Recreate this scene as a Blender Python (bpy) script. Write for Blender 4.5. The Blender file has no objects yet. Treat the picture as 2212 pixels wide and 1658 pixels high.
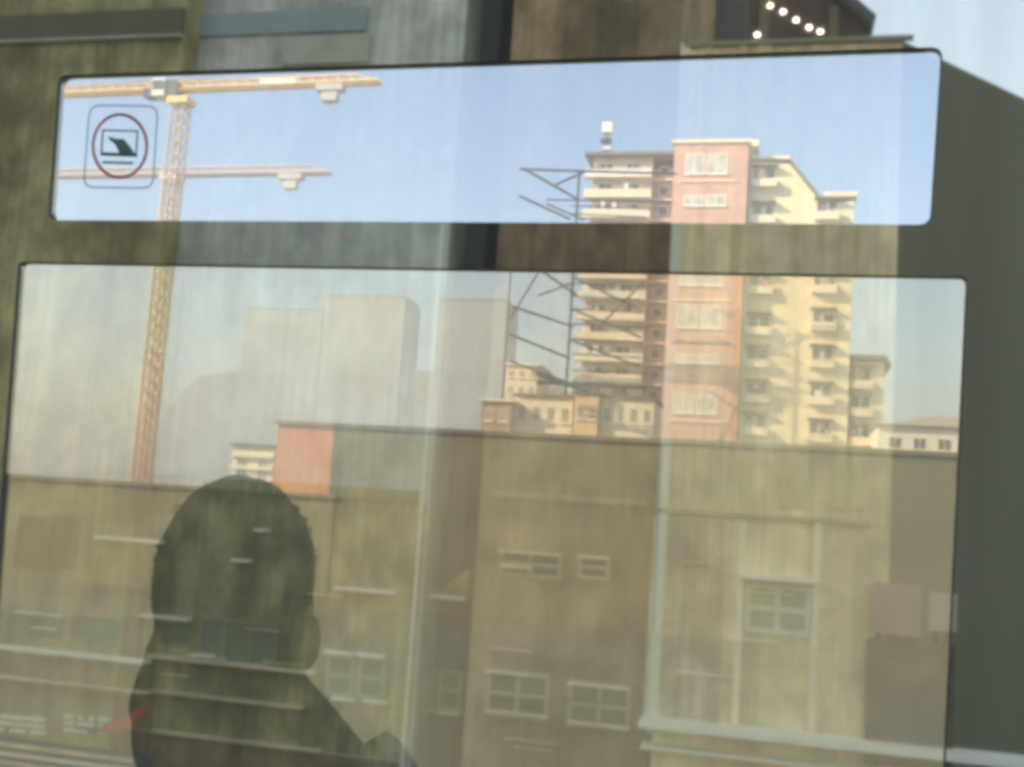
import bpy, bmesh, math, random
from mathutils import Vector, Matrix
from mathutils.geometry import tessellate_polygon
random.seed(7)
S = bpy.context.scene
# ------------------------------------------------ camera, world, sun, exposure
EYE = 6.0
FPX = 2372.0; W2, H2 = 1106.0, 829.0
YAW, PITCH, ROLL = math.radians(13.3), math.radians(6.75), math.radians(3.83)
fwd = Vector((-math.sin(YAW)*math.cos(PITCH), math.cos(YAW)*math.cos(PITCH), math.sin(PITCH)))
r0 = fwd.cross(Vector((0, 0, 1))).normalized(); u0 = r0.cross(fwd)
rr = r0*math.cos(ROLL) + u0*math.sin(ROLL); uu = u0*math.cos(ROLL) - r0*math.sin(ROLL)
cd = bpy.data.cameras.new('camera'); cam = bpy.data.objects.new('camera', cd); S.collection.objects.link(cam); S.camera = cam
M = Matrix((rr, uu, -fwd)).transposed().to_4x4(); M.translation = (0, 0, EYE); cam.matrix_world = M
cd.sensor_width = 36; cd.lens = 36*FPX/2212; cd.clip_end = 3000; cd.clip_start = .02
cd.dof.use_dof = False
w = bpy.data.worlds.new('World'); S.world = w; w.use_nodes = True
wn = w.node_tree; bg = wn.nodes['Background']; sky = wn.nodes.new('ShaderNodeTexSky'); sky.sky_type = 'NISHITA'; sky.sun_disc = False
SUN_EL, SUN_AZ = math.radians(28), math.radians(240)      # azimuth clockwise from +Y: behind the camera, to the left
sky.sun_elevation = SUN_EL; sky.sun_rotation = SUN_AZ; sky.air_density = 1.0; sky.dust_density = 1.0; sky.ozone_density = 1.5
wn.links.new(sky.outputs[0], bg.inputs[0]); bg.inputs[1].default_value = .15
sd = Vector((math.sin(SUN_AZ)*math.cos(SUN_EL), math.cos(SUN_AZ)*math.cos(SUN_EL), math.sin(SUN_EL)))
sl = bpy.data.lights.new('sun', 'SUN'); sl.energy = 3.4; sl.angle = math.radians(.5); sl.color = (1, .87, .68)
so = bpy.data.objects.new('sun', sl); S.collection.objects.link(so); so.rotation_euler = sd.to_track_quat('Z', 'Y').to_euler()
S.view_settings.view_transform = 'Standard'; S.view_settings.look = 'None'; S.view_settings.gamma = 1
S.view_settings.exposure = 1.85
S.cycles.max_bounces = 12; S.cycles.transparent_max_bounces = 16; S.cycles.filter_width = 4.4
D = 1.0            # distance to the outside face of the rail car

def at(px, py, Y):
    d = fwd*FPX + rr*(px-W2) - uu*(py-H2)
    return Vector((0, 0, EYE)) + d*(Y/d.y)
# ------------------------------------------------ materials
def mat(name, col, rough=.7, var=.12, scale=3, col2=None, bump=0, metal=0, stretch=(1, 1, 1), emit=None, stain=0):
    m = bpy.data.materials.new(name); m.use_nodes = True; n = m.node_tree; b = n.nodes['Principled BSDF']
    b.inputs['Roughness'].default_value = rough; b.inputs['Metallic'].default_value = metal
    tc = n.nodes.new('ShaderNodeTexCoord'); mp = n.nodes.new('ShaderNodeMapping'); mp.inputs['Scale'].default_value = stretch
    no = n.nodes.new('ShaderNodeTexNoise'); no.inputs['Scale'].default_value = scale; no.inputs['Detail'].default_value = 6
    n.links.new(tc.outputs['Object'], mp.inputs[0]); n.links.new(mp.outputs[0], no.inputs[0])
    cr = n.nodes.new('ShaderNodeValToRGB'); cr.color_ramp.elements[0].position = .3; cr.color_ramp.elements[1].position = .7
    c2 = col2 or tuple(min(1, c*(1+var)) for c in col); c1 = tuple(c*(1-var) for c in col) if not col2 else col
    cr.color_ramp.elements[0].color = (*c1, 1); cr.color_ramp.elements[1].color = (*c2, 1)
    n.links.new(no.outputs[0], cr.inputs[0]); n.links.new(cr.outputs[0], b.inputs['Base Color'])
    if stain:
        for k_, (sc_, st_) in enumerate(((.45, (1.3, 1, .45)), (1.7, (1, 1, .8)), (3.0, (3, 1, .12)))):
            m_ = n.nodes.new('ShaderNodeMapping'); m_.inputs['Scale'].default_value = st_; m_.inputs['Location'].default_value = (k_*7, 3, k_); t_ = n.nodes.new('ShaderNodeTexNoise'); t_.inputs['Scale'].default_value = sc_; t_.inputs['Detail'].default_value = 7; t_.inputs['Roughness'].default_value = .6
            n.links.new(tc.outputs['Object'], m_.inputs[0]); n.links.new(m_.outputs[0], t_.inputs[0])
            g_ = n.nodes.new('ShaderNodeMapRange'); g_.inputs['From Min'].default_value = .38; g_.inputs['From Max'].default_value = .6; g_.inputs['To Min'].default_value = 1-stain*(.5, .6, .35)[k_]; g_.inputs['To Max'].default_value = 1.08
            n.links.new(t_.outputs[0], g_.inputs[0]); x_ = n.nodes.new('ShaderNodeMix'); x_.data_type = 'RGBA'; x_.blend_type = 'MULTIPLY'; x_.inputs[0].default_value = 1
            src = b.inputs['Base Color'].links[0].from_socket; n.links.new(src, x_.inputs[6]); n.links.new(g_.outputs[0], x_.inputs[7]); n.links.new(x_.outputs[2], b.inputs['Base Color'])
    if bump:
        bp = n.nodes.new('ShaderNodeBump'); bp.inputs['Strength'].default_value = bump; bp.inputs['Distance'].default_value = .05
        n.links.new(no.outputs[0], bp.inputs['Height']); n.links.new(bp.outputs[0], b.inputs['Normal'])
    if emit: b.inputs['Emission Color'].default_value = (*emit[0], 1); b.inputs['Emission Strength'].default_value = emit[1]
    return m
def coated(name, fac, tint, base, trans=None, dust=0., rough=.02):
    """reflective coat (fac) over either a painted base or a see-through, slightly dusty pane"""
    m = bpy.data.materials.new(name); m.use_nodes = True; n = m.node_tree; n.nodes.clear(); L = n.links
    out = n.nodes.new('ShaderNodeOutputMaterial'); gl = n.nodes.new('ShaderNodeBsdfGlossy'); gl.inputs['Roughness'].default_value = rough
    gl.inputs['Color'].default_value = (*tint, 1)
    di = n.nodes.new('ShaderNodeBsdfDiffuse')
    tc = n.nodes.new('ShaderNodeTexCoord'); no = n.nodes.new('ShaderNodeTexNoise'); no.inputs['Scale'].default_value = 5; no.inputs['Detail'].default_value = 8
    mp = n.nodes.new('ShaderNodeMapping'); mp.inputs['Scale'].default_value = (1.6, 1, .5)
    L.new(tc.outputs['Object'], mp.inputs[0]); L.new(mp.outputs[0], no.inputs[0])
    ms = n.nodes.new('ShaderNodeMapping'); ms.inputs['Scale'].default_value = (26, 1, .9); st = n.nodes.new('ShaderNodeTexNoise'); st.inputs['Scale'].default_value = 1.5; st.inputs['Detail'].default_value = 5
    ms.inputs['Rotation'].default_value = (0, math.radians(-2), 0)
    L.new(tc.outputs['Object'], ms.inputs[0]); L.new(ms.outputs[0], st.inputs[0])
    mw = n.nodes.new('ShaderNodeMapping'); mw.inputs['Scale'].default_value = (3.2, 1, .5); wd = n.nodes.new('ShaderNodeTexNoise'); wd.inputs['Scale'].default_value = 1.3; wd.inputs['Detail'].default_value = 3
    L.new(tc.outputs['Object'], mw.inputs[0]); L.new(mw.outputs[0], wd.inputs[0])
    a1 = n.nodes.new('ShaderNodeMath'); a1.operation = 'MULTIPLY_ADD'; a1.inputs[1].default_value = .45; L.new(st.outputs[0], a1.inputs[0])
    a2 = n.nodes.new('ShaderNodeMath'); a2.operation = 'MULTIPLY'; a2.inputs[1].default_value = .55; L.new(wd.outputs[0], a2.inputs[0]); L.new(a2.outputs[0], a1.inputs[2])
    cr = n.nodes.new('ShaderNodeValToRGB'); cr.color_ramp.elements[0].position = .35; cr.color_ramp.elements[1].position = .68
    cr.color_ramp.elements[0].color = (*[c*.85 for c in base], 1); cr.color_ramp.elements[1].color = (*[min(1, c*1.15) for c in base], 1)
    L.new(no.outputs[0], cr.inputs[0]); L.new(cr.outputs[0], di.inputs[0])
    body = di.outputs[0]
    if trans:
        tr = n.nodes.new('ShaderNodeBsdfTransparent'); tr.inputs[0].default_value = (*trans, 1)
        mx = n.nodes.new('ShaderNodeMixShader')
        mr = n.nodes.new('ShaderNodeMapRange'); mr.inputs['From Min'].default_value = .3; mr.inputs['From Max'].default_value = .7
        mr.inputs['From Min'].default_value = .36; mr.inputs['From Max'].default_value = .64; mr.inputs['To Min'].default_value = dust*.45; mr.inputs['To Max'].default_value = dust*1.6
        L.new(a1.outputs[0], mr.inputs[0]); L.new(mr.outputs[0], mx.inputs[0]); L.new(tr.outputs[0], mx.inputs[1]); L.new(di.outputs[0], mx.inputs[2])
        body = mx.outputs[0]
    m2 = n.nodes.new('ShaderNodeMixShader'); mf = n.nodes.new('ShaderNodeMapRange'); mf.inputs['From Min'].default_value = .36; mf.inputs['From Max'].default_value = .64; mf.inputs['To Min'].default_value = fac*1.08; mf.inputs['To Max'].default_value = fac*.92; L.new(a1.outputs[0], mf.inputs[0]); L.new(mf.outputs[0], m2.inputs[0])
    L.new(body, m2.inputs[1]); L.new(gl.outputs[0], m2.inputs[2]); L.new(m2.outputs[0], out.inputs[0])
    return m
def clear(name):
    m = bpy.data.materials.new(name); m.use_nodes = True; n = m.node_tree; n.nodes.clear()
    o = n.nodes.new('ShaderNodeOutputMaterial'); t = n.nodes.new('ShaderNodeBsdfTransparent'); t.inputs[0].default_value = (.99, .99, .985, 1); n.links.new(t.outputs[0], o.inputs[0]); return m
GL = (.95, .84, .64)
M_body = coated('glossy_olive_lacquer', .68, GL, (.095, .08, .05))
M_upane = coated('upper_glass', .20, GL, (.5, .5, .47), (.68, .66, .61), .07)
M_lpane = coated('lower_dusty_glass', .50, (1, .905, .66), (.52, .44, .27), (.93, .83, .66), .22)
M_clear = clear('clear_glass')
M_rubber = mat('black_rubber', (.05, .052, .045), .6)
M_stick_b = mat('sticker_grey_ink', (.22, .26, .32), .5); M_stick_r = mat('sticker_red_ink', (.60, .12, .11), .5); M_stick_g = mat('sticker_green_ink', (.08, .15, .12), .5)
M_cream = mat('cream_render', (.84, .74, .54), .8, .05, .4)
M_yel = mat('pale_yellow_render', (.86, .75, .47), .8, .07, .3)
M_red = mat('salmon_brick', (.62, .36, .27), .85, .16, .5)
M_orange = mat('orange_render', (.62, .25, .10), .85, .08, .5)
M_white = mat('white_paint', (.82, .78, .68), .6, .04, 2)
M_shade = mat('grey_side_shade', (.42, .36, .28), .85, .12, .4)  # grey stands in for shade on the block's side wing; balcony clutter reuses it
M_glassd = mat('dark_window_glass', (.10, .11, .10), .15, .3, .6)
M_roof = mat('grey_brown_roof', (.22, .18, .13), .8, .2, 1)
M_steel = mat('dark_steel', (.05, .055, .055), .5, .2, 4)
M_cr1 = mat('crane_orange_paint', (.92, .60, .20), .5, .1, 1); M_cr2 = mat('crane_peach_paint', (.72, .50, .40), .6, .06, 1)
M_cyel = mat('crane_yellow_paint', (.66, .54, .12), .5, .1, 1)
M_conc = mat('counterweight_concrete', (.55, .52, .46), .9, .1, 1)
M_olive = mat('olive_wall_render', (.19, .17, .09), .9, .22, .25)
M_hall = mat('pale_hall_cladding', (.62, .62, .56), .8, .05, .05)
M_tree = mat('foliage', (.05, .07, .025), .8, .4, 1.2)
M_ground = mat('dusty_ground', (.13, .125, .07), .95, .25, .1)
M_bark = mat('bark', (.10, .07, .05), .9)
M_deck = mat('platform_concrete', (.28, .27, .24), .9, .1, 2)
M_int = mat('cabin_lining', (.07, .07, .06), .6)
# facade behind the camera
F_olive = mat('olive_plaster', (.44, .38, .18), .9, .28, .5, stretch=(1, 1, .25), stain=.7)
F_grey = mat('blue_grey_plaster', (.56, .58, .53), .9, .14, .35, stretch=(1, 1, .3), stain=.4)
F_dark = mat('slate_plaster', (.085, .095, .11), .9, .2, .5)
F_brown = mat('brown_plaster', (.37, .265, .15), .9, .26, .6, stretch=(1, 1, .3), stain=.7)
F_beige = mat('beige_plaster', (.90, .73, .46), .9, .16, .7, stretch=(1, 1, .45), stain=.35)
F_side = mat('green_grey_shade', (.16, .155, .105), .9, .15, .5, stretch=(1, 1, .2))
F_white = mat('ledge_white', (.93, .92, .78), .6, .04, 2)
F_green = mat('green_tinted_pane', (.20, .26, .14), .4, .2, 2)
F_pane = mat('dark_pane', (.035, .045, .04), .3, .3, 2)
F_blue = mat('blue_strip_cladding', (.27, .34, .36), .6, .1, 1)
F_red = mat('red_banner', (.55, .12, .07), .8)
# ------------------------------------------------ helpers
def tag(o, label=None, cat=None, group=None, kind=None):
    for k, v in (('label', label), ('category', cat), ('group', group), ('kind', kind)):
        if v: o[k] = v
    return o
def mesh_obj(name, verts, faces, mats, parent=None, mi=None, smooth=False):
    me = bpy.data.meshes.new(name); me.from_pydata([tuple(v) for v in verts], [], faces)
    for m in (mats if isinstance(mats, (list, tuple)) else [mats]): me.materials.append(m)
    if mi: me.polygons.foreach_set('material_index', mi)
    if smooth: me.polygons.foreach_set('use_smooth', [True]*len(me.polygons))
    me.validate(); bm = bmesh.new(); bm.from_mesh(me); bmesh.ops.recalc_face_normals(bm, faces=bm.faces); bm.to_mesh(me); bm.free()
    o = bpy.data.objects.new(name, me); S.collection.objects.link(o); o.parent = parent; return o
def empty(name, loc):
    """things are built in world units, so the base empty keeps its children where they stand"""
    o = bpy.data.objects.new(name, None); S.collection.objects.link(o); o.location = loc; o.empty_display_size = .2; return o
class MB:
    def __init__(s): s.v = []; s.f = []; s.mi = []
    def box(s, x0, x1, y0, y1, z0, z1, m=0):
        b = len(s.v); s.v += [(x, y, z) for z in (z0, z1) for y in (y0, y1) for x in (x0, x1)]
        s.f += [[b+i for i in q] for q in ((0, 1, 3, 2), (4, 6, 7, 5), (0, 4, 5, 1), (2, 3, 7, 6), (0, 2, 6, 4), (1, 5, 7, 3))]; s.mi += [m]*6; return s
    def px(s, x0, y0, x1, y1, Y, dep, m=0, mirror=False):
        xm, ym = (x0+x1)/2, (y0+y1)/2
        X0, X1 = at(x0, ym, Y).x, at(x1, ym, Y).x; Z1, Z0 = at(xm, y0, Y).z, at(xm, y1, Y).z
        Z0 = max(Z0, 0.0) if Y > 9 else Z0
        if mirror: return s.box(X0, X1, 2*D-Y-dep, 2*D-Y, Z0, Z1, m)
        return s.box(X0, X1, Y, Y+dep, Z0, Z1, m)
    def bar(s, a, b, r, m=0, n=4):
        a = Vector(a); b = Vector(b); d = (b-a).normalized(); p = d.orthogonal().normalized(); q = d.cross(p); k = len(s.v)
        for c in (a, b):
            for i in range(n):
                t = 2*math.pi*(i+.5)/n; s.v.append(tuple(c+p*math.cos(t)*r+q*math.sin(t)*r))
        s.f += [[k+i, k+(i+1) % n, k+n+(i+1) % n, k+n+i] for i in range(n)] + [list(range(k+n-1, k-1, -1)), list(range(k+n, k+2*n))]; s.mi += [m]*(n+2); return s
    def prism(s, pts, Y0, Y1, m=0):
        """outline (x,z) standing at Y0, as deep as Y1-Y0"""
        k = len(s.v); n = len(pts)
        s.v += [(x, Y0, z) for x, z in pts] + [(x, Y1, z) for x, z in pts]
        s.f += [list(range(k, k+n)), list(range(k+2*n-1, k+n-1, -1))] + [[k+i, k+(i+1) % n, k+n+(i+1) % n, k+n+i] for i in range(n)]; s.mi += [m]*(n+2); return s
    def ell(s, c, r, m=0, n=20, k=12, fn=None):
        b = len(s.v); rows = []
        for j in range(k+1):
            th = math.pi*j/k
            for i in range(n):
                ph = 2*math.pi*i/n
                p = Vector((math.sin(th)*math.cos(ph), math.sin(th)*math.sin(ph), math.cos(th)))
                if fn: p = fn(p)
                s.v.append((c[0]+p.x*r[0], c[1]+p.y*r[1], c[2]+p.z*r[2]))
        for j in range(k):
            for i in range(n): s.f.append([b+j*n+i, b+j*n+(i+1) % n, b+(j+1)*n+(i+1) % n, b+(j+1)*n+i]); s.mi.append(m)
        return s
    def build(s, name, mats, parent=None, smooth=False):
        off = Vector(parent.matrix_basis.translation) if parent is not None else Vector((0, 0, 0))
        p = parent
        while p is not None and p.parent is not None: p = p.parent; off += Vector(p.matrix_basis.translation)
        return mesh_obj(name, [Vector(v)-off for v in s.v], s.f, mats, parent, s.mi, smooth)
def thing(name, loc, label, cat, group=None): return tag(empty(name, loc), label, cat, group)
# ------------------------------------------------ ground
gm = MB(); gm.box(-900, 900, -120, 1500, -.5, 0); tag(gm.build('ground', M_ground), kind='structure')
pm = MB(); pm.box(-9, 9, -.75, D-.12, 4.0, 4.4); tag(pm.build('platform', M_deck), kind='structure')
for x in (-6, 0, 6):
    c = MB(); c.box(x-.3, x+.3, -.5, .1, 0, 4.0); c.box(x-.45, x+.45, -.62, .22, 3.8, 3.998); c.box(x-.5, x+.5, -.7, .3, 0, .3)
    tag(c.build('platform_pier', M_deck), 'square concrete pier under the platform edge, '+{-6: 'left end', 0: 'below the camera', 6: 'right end'}[x], 'pier', 'piers under the platform')
vd = MB(); vd.box(-14, 14, D-.05, D+2.2, 3.0, 3.9); vd.box(-14, 14, D+.25, D+1.4, 3.9, 3.98); tag(vd.build('track_bed', M_deck), kind='structure')
# ------------------------------------------------ rail car with the two-part window
def rounded(c, r=.02, n=5):
    """corner-rounded outline of a quad (list of 3D points in one plane)"""
    out = []
    for i in range(4):
        p, a, b = c[i], c[i-1], c[(i+1) % 4]; ra = (a-p).normalized()*r; rb = (b-p).normalized()*r
        for k in range(n+1):
            t = k/n; out.append(p + ra*(1-t)**2 + rb*t**2)
    return out
def planar(outer, holes, y0, y1):
    """plate with holes: front/back triangles and rims"""
    loops = [outer]+holes; flat = [v for l in loops for v in l]; N = len(flat)
    tris = tessellate_polygon([[Vector((v.x, v.z, 0)) for v in l] for l in loops])
    V = [(v.x, y0, v.z) for v in flat] + [(v.x, y1, v.z) for v in flat]; F = [list(t) for t in tris] + [[i+N for i in reversed(t)] for t in tris]; b = 0
    nf = len(tris)
    for l in loops:
        for i in range(len(l)): F.append([b+i, b+(i+1) % len(l), b+(i+1) % len(l)+N, b+i+N])
        b += len(l)
    return V, F, nf
up = [at(x, y, D) for x, y in ((127, 163), (2037, 102), (2012, 486), (104, 476))]
lo = [at(x, y, D) for x, y in ((40, 566), (2091, 598), (2028, 1960), (-60, 1900))]
upr, lor = rounded(up, .011), rounded(lo, .006)
outer = [Vector((-3.6, D, 3.95)), Vector((3.2, D, 3.95)), Vector((3.2, D, 7.4)), Vector((-3.6, D, 7.4))]
car = thing('rail_car', (0, D+.8, 3.98), 'olive lacquered rail car wall around the two-part window, buildings mirrored in it', 'rail car')
O = Vector(car.location)
V, F, nf = planar(outer, [upr, lor], D, D+.012)
mesh_obj('side_wall', [Vector(v)-O for v in V], F, M_body, car)
cb = MB(); cb.box(-3.6, 3.2, D+.013, D+1.6, 3.985, 4.1); cb.box(-3.6, 3.2, D, D+1.6, 7.402, 7.5); cb.box(-3.598, -3.5, D+.013, D+1.598, 4.102, 7.4); cb.box(3.1, 3.198, D+.013, D+1.598, 4.102, 7.4)
cb.box(-3.5, 3.1, D+1.54, D+1.596, 4.102, 5.0); cb.box(-3.5, -2.6, D+1.54, D+1.596, 5.0, 7.4); cb.box(2.3, 3.1, D+1.54, D+1.596, 5.0, 7.4); cb.build('cabin_shell', M_int, car)
def pane(name, loop, mt, label):
    V, F, nf = planar(loop, [], D+.004, D+.010)
    mi = [0 if k < nf else 1 for k in range(len(F))]
    return tag(mesh_obj(name, [Vector(v)-O for v in V], F, [mt, M_clear], car, mi), label)
pu = pane('window_pane', [v for v in upr], M_upane, 'clear narrow upper window pane')
pl = pane('window_pane', [v for v in lor], M_lpane, 'dusty yellowed lower window pane')
def ring(loop, k, y0, y1):
    c = sum(loop, Vector())/len(loop)
    inner = [v + (c-v).normalized()*k for v in loop]
    return planar(loop, [inner], y0, y1)
def seal(loop, par):
    V, F, _ = ring(loop, .0009, D+.0005, D+.004); mesh_obj('rubber_seal', [Vector(v)-O for v in V], F, M_rubber, par)
seal(upr, pu); seal(lor, pl)
# warning sticker on the upper pane: rounded outline, red ring, person leaning out of a window
def stick():
    b = MB(); Y = D-.0008+.004
    def pt(x, y): v = at(x, y, Y); return v
    def band(pts, w_, m, closed=True):
        n = len(pts)
        for i in range(n if closed else n-1):
            a = pt(*pts[i]); c = pt(*pts[(i+1) % n]); d = (c-a)
            if d.length < 1e-6: continue
            q = Vector((-d.z, 0, d.x)).normalized()*w_*.5; e = d.normalized()*w_*.25
            k = len(b.v); b.v += [tuple(a-q-e), tuple(c-q+e), tuple(c+q+e), tuple(a+q-e)]; b.f.append([k, k+1, k+2, k+3]); b.mi.append(m)
    s = .00042
    # outline
    cs = [(194, 228), (341, 230), (330, 407), (180, 405)]; pts = []
    for i in range(4):
        p, a, c = Vector(cs[i]), Vector(cs[i-1]), Vector(cs[(i+1) % 4]); ra = (a-p).normalized()*24; rb = (c-p).normalized()*24
        for k in range(6): t = k/5; q = p+ra*(1-t)**2+rb*t**2; pts.append((q.x, q.y))
    band(pts, 3.6*s, 0)
    band([(259+58*math.cos(t*math.pi/24), 316+68*math.sin(t*math.pi/24)) for t in range(48)], 8*s, 1)
    band([(222, 282), (297, 284), (294, 336), (219, 333)], 5*s, 2)
    band([(219, 333), (295, 336)], 9*s, 2, False)
    band([(222, 351), (286, 353)], 6.5*s, 2, False)
    k = len(b.v); sh = [(234, 295), (250, 300), (268, 301), (282, 318), (292, 333), (258, 331), (250, 314), (237, 303)]
    b.v += [tuple(pt(*p)+Vector((0, -.0003, 0))) for p in sh]; b.f.append(list(range(k, k+len(sh)))); b.mi.append(2)
    V = [Vector(v)-O for v in b.v]
    o = mesh_obj('warning_sticker', V, b.f, [M_stick_b, M_stick_r, M_stick_g], pu, b.mi)
    o['label'] = 'rounded square sticker, red ring round a figure leaning out'
stick()
# bench and person inside the car
YH = 1.24
hc = at(521, 1362, YH)                                    # between the ears
bench = thing('bench', (hc.x, YH+.12, 4.1), 'backless bench carrying the seated person inside the car', 'bench')
b = MB(); b.box(hc.x-.55, hc.x+.55, YH-.18, YH+.22, hc.z-.83, hc.z-.75); b.build('seat', M_int, bench)
for dx in (-.5, .5):
    b = MB(); b.box(hc.x+dx-.03, hc.x+dx+.03, YH-.14, YH+.16, 4.1, hc.z-.83); b.build('leg', M_steel, bench)
M_skin = mat('skin', (.30, .19, .13), .55, .05, 30); M_hair = mat('dark_hair', (.03, .024, .018), .7, .3, 60, stretch=(1, 1, .3), bump=.4)
M_coat = mat('dark_olive_jacket', (.03, .026, .018), .85, .2, 12, bump=.2); M_strap = mat('black_strap', (.008, .008, .012), .5, .2, 40)
per = MB(); hx, hy, hz = hc
def taper(p):
    q = p.copy()
    if q.z < 0: q.x *= 1+.28*q.z; q.y = q.y*(1+.15*q.z)
    return q
def P(dx, dy, dz): return (hx+dx, hy-dy, hz+dz)      # faces away from the camera
per.ell(P(0, 0, .012), (.082, .098, .135), n=28, k=18, fn=taper)
per.ell(P(0, -.045, -.075), (.045, .045, .045)); per.ell(P(0, -.098, -.015), (.013, .018, .028)); per.ell(P(0, -.090, -.055), (.026, .012, .006))
for s in (-1, 1):
    per.ell(P(s*.030, -.086, .012), (.014, .010, .008)); per.ell(P(s*.093, .012, -.004), (.013, .020, .033))
def cone(a, b_, ra, rb, n=14):
    a = Vector(a); b_ = Vector(b_); d = (b_-a).normalized(); p = d.orthogonal().normalized(); q = d.cross(p); k = len(per.v); R = 6
    for j in range(R+1):
        t = j/R; c = a.lerp(b_, t); r = ra+(rb-ra)*t
        for i in range(n): u = 2*math.pi*i/n; per.v.append(tuple(c+p*math.cos(u)*r+q*math.sin(u)*r))
    for j in range(R):
        for i in range(n): per.f.append([k+j*n+i, k+j*n+(i+1) % n, k+(j+1)*n+(i+1) % n, k+(j+1)*n+i]); per.mi.append(0)
    per.f += [list(range(k+n-1, k-1, -1)), list(range(k+R*n, k+R*n+n))]; per.mi += [0, 0]
    per.ell(a, (ra, ra, ra), n=n, k=8); per.ell(b_, (rb, rb, rb), n=n, k=8)
cone(P(0, .012, -.06), P(0, .02, -.20), .056, .062)
per.ell(P(.02, .02, -.40), (.14, .10, .24)); per.ell(P(0, .04, -.62), (.155, .11, .16))
for s in (-1, 1):
    g = 1 if s > 0 else .5; yk = .03 if s > 0 else -.06; cone(P(s*.05, .02, -.165), P(s*.175*g, yk, -.235), .045, .058)
    cone(P(s*.185*g, yk, -.26), P(s*(.215 if s > 0 else .135), yk, -.50), .052, .042)
    cone(P(s*(.215 if s > 0 else .135), yk, -.50), P(s*.11, -.10, -.60), .040, .028)
    cone(P(s*.09, .03, -.68), P(s*.12, -.10, -.69), .085, .075)
    cone(P(s*.12, -.10, -.69), P(s*.12, -.11, hz*0-1.08), .06, .045)
    per.ell(P(s*.085, -.135, -.61), (.036, .036, .016))
    for k in range(4): cone(P(s*(.105-.019*k), -.16, -.61), P(s*(.10-.019*k), -.205-.006*(k in (1, 2)), -.625), .0085, .007, 8)
    cone(P(s*.055, -.13, -.61), P(s*.038, -.165, -.615), .010, .008, 8)
    per.ell(P(s*.12, -.15, -1.12), (.045, .10, .035))
pe = thing('person', (hx, hy, hz-.79), 'dark silhouetted person with short thick hair, turned away behind the lower pane', 'person')
body = per.build('body', [M_skin], pe, True)
rm = body.modifiers.new('r', 'REMESH'); rm.mode = 'VOXEL'; rm.voxel_size = .0045; rm.use_smooth_shade = True
sm = body.modifiers.new('s', 'SMOOTH'); sm.factor = .5; sm.iterations = 3
hb = MB()
def hairf(p):
    q = p.copy(); n_ = .02*math.sin(9*q.x+3)*math.cos(11*q.y); q *= 1+n_
    if q.y > 0 and q.z < 0: q.z *= 1-.45*q.y; q.x *= 1+.1*q.z
    q.x *= 1+.04*math.sin(2*q.z)
    return q
hb.ell(P(0, .028, .055), (.0905, .098, .129), n=40, k=26, fn=hairf); 
random.seed(3)
for q in range(1500):                                    # short tufts that roughen the outline
    th = math.acos(random.uniform(-.35, 1)); ph = random.uniform(0, 2*math.pi)
    d_ = hairf(Vector((math.sin(th)*math.cos(ph), math.sin(th)*math.sin(ph), math.cos(th))))
    c_ = Vector(P(0, .028, .055))+Vector((d_.x*.0895, d_.y*.097, d_.z*.127)); nn = Vector((d_.x, d_.y, d_.z+random.uniform(-.5, .2))).normalized()
    hb.bar(c_, c_+nn*random.uniform(.0002, .0016)+Vector((random.gauss(0, .003), random.gauss(0, .003), 0)), .0014, 0, 3)
hb.build('hair', M_hair, pe, True)
jb = MB()                                                # jacket shell over torso and shoulders
def shell(a, b_, ra, rb, n=20):
    a = Vector(a); b_ = Vector(b_); d = (b_-a).normalized(); p = d.orthogonal().normalized(); q = d.cross(p); k = len(jb.v)
    for c, r in ((a, ra), (b_, rb)):
        for i in range(n): u = 2*math.pi*i/n; jb.v.append(tuple(c+p*math.cos(u)*r+q*math.sin(u)*r))
    jb.f += [[k+i, k+(i+1) % n, k+n+(i+1) % n, k+n+i] for i in range(n)] + [list(range(k+n-1, k-1, -1)), list(range(k+n, k+2*n))]; jb.mi += [0]*(n+2)
    jb.ell(a, (ra,)*3, n=n, k=10); jb.ell(b_, (rb,)*3, n=n, k=10)
jb.ell(P(.02, .02, -.40), (.155, .118, .25)); jb.ell(P(0, .04, -.62), (.165, .124, .13))
shell(P(-.008, .02, -.045), P(0, .02, -.11), .094, .105); shell(P(-.062, .02, -.02), P(-.070, .02, -.09), .040, .05)
for s in (-1, 1):
    e = 0 if s > 0 else .09; f_ = 1 if s > 0 else .45; yk = .03 if s > 0 else -.06; shell(P(s*.05*f_, .02, -.12-e), P(s*.16*f_, yk, -.215-e), .085, .085); shell(P(s*.17*f_, yk, -.225-e), P(s*(.22 if s > 0 else .14), yk, -.50), .080, .055); shell(P(s*(.22 if s > 0 else .14), .04 if s > 0 else -.06, -.50), P(s*.125, -.085, -.59), .054, .042)
jk = jb.build('jacket', M_coat, pe, True); rm = jk.modifiers.new('r', 'REMESH'); rm.mode = 'VOXEL'; rm.voxel_size = .006; rm.use_smooth_shade = True
sm = jk.modifiers.new('s', 'SMOOTH'); sm.iterations = 6
bb = MB(); pp = [at(x, y, YH-.10) for x, y in ((822, 1580), (842, 1594), (868, 1622), (893, 1660), (905, 1720), (905, 1800), (770, 1800), (786, 1700), (796, 1640), (808, 1600))]
bb.prism([(p.x, p.z) for p in pp], YH-.14, YH-.08)
bag = bb.build('shoulder_bag', M_strap, None, True); tag(bag, 'black bag slung at the seated person\'s shoulder, bottom of the photo', 'bag')
rm = bag.modifiers.new('r', 'REMESH'); rm.mode = 'VOXEL'; rm.voxel_size = .005; rm.use_smooth_shade = True
sm = bag.modifiers.new('s', 'SMOOTH'); sm.iterations = 4
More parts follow.
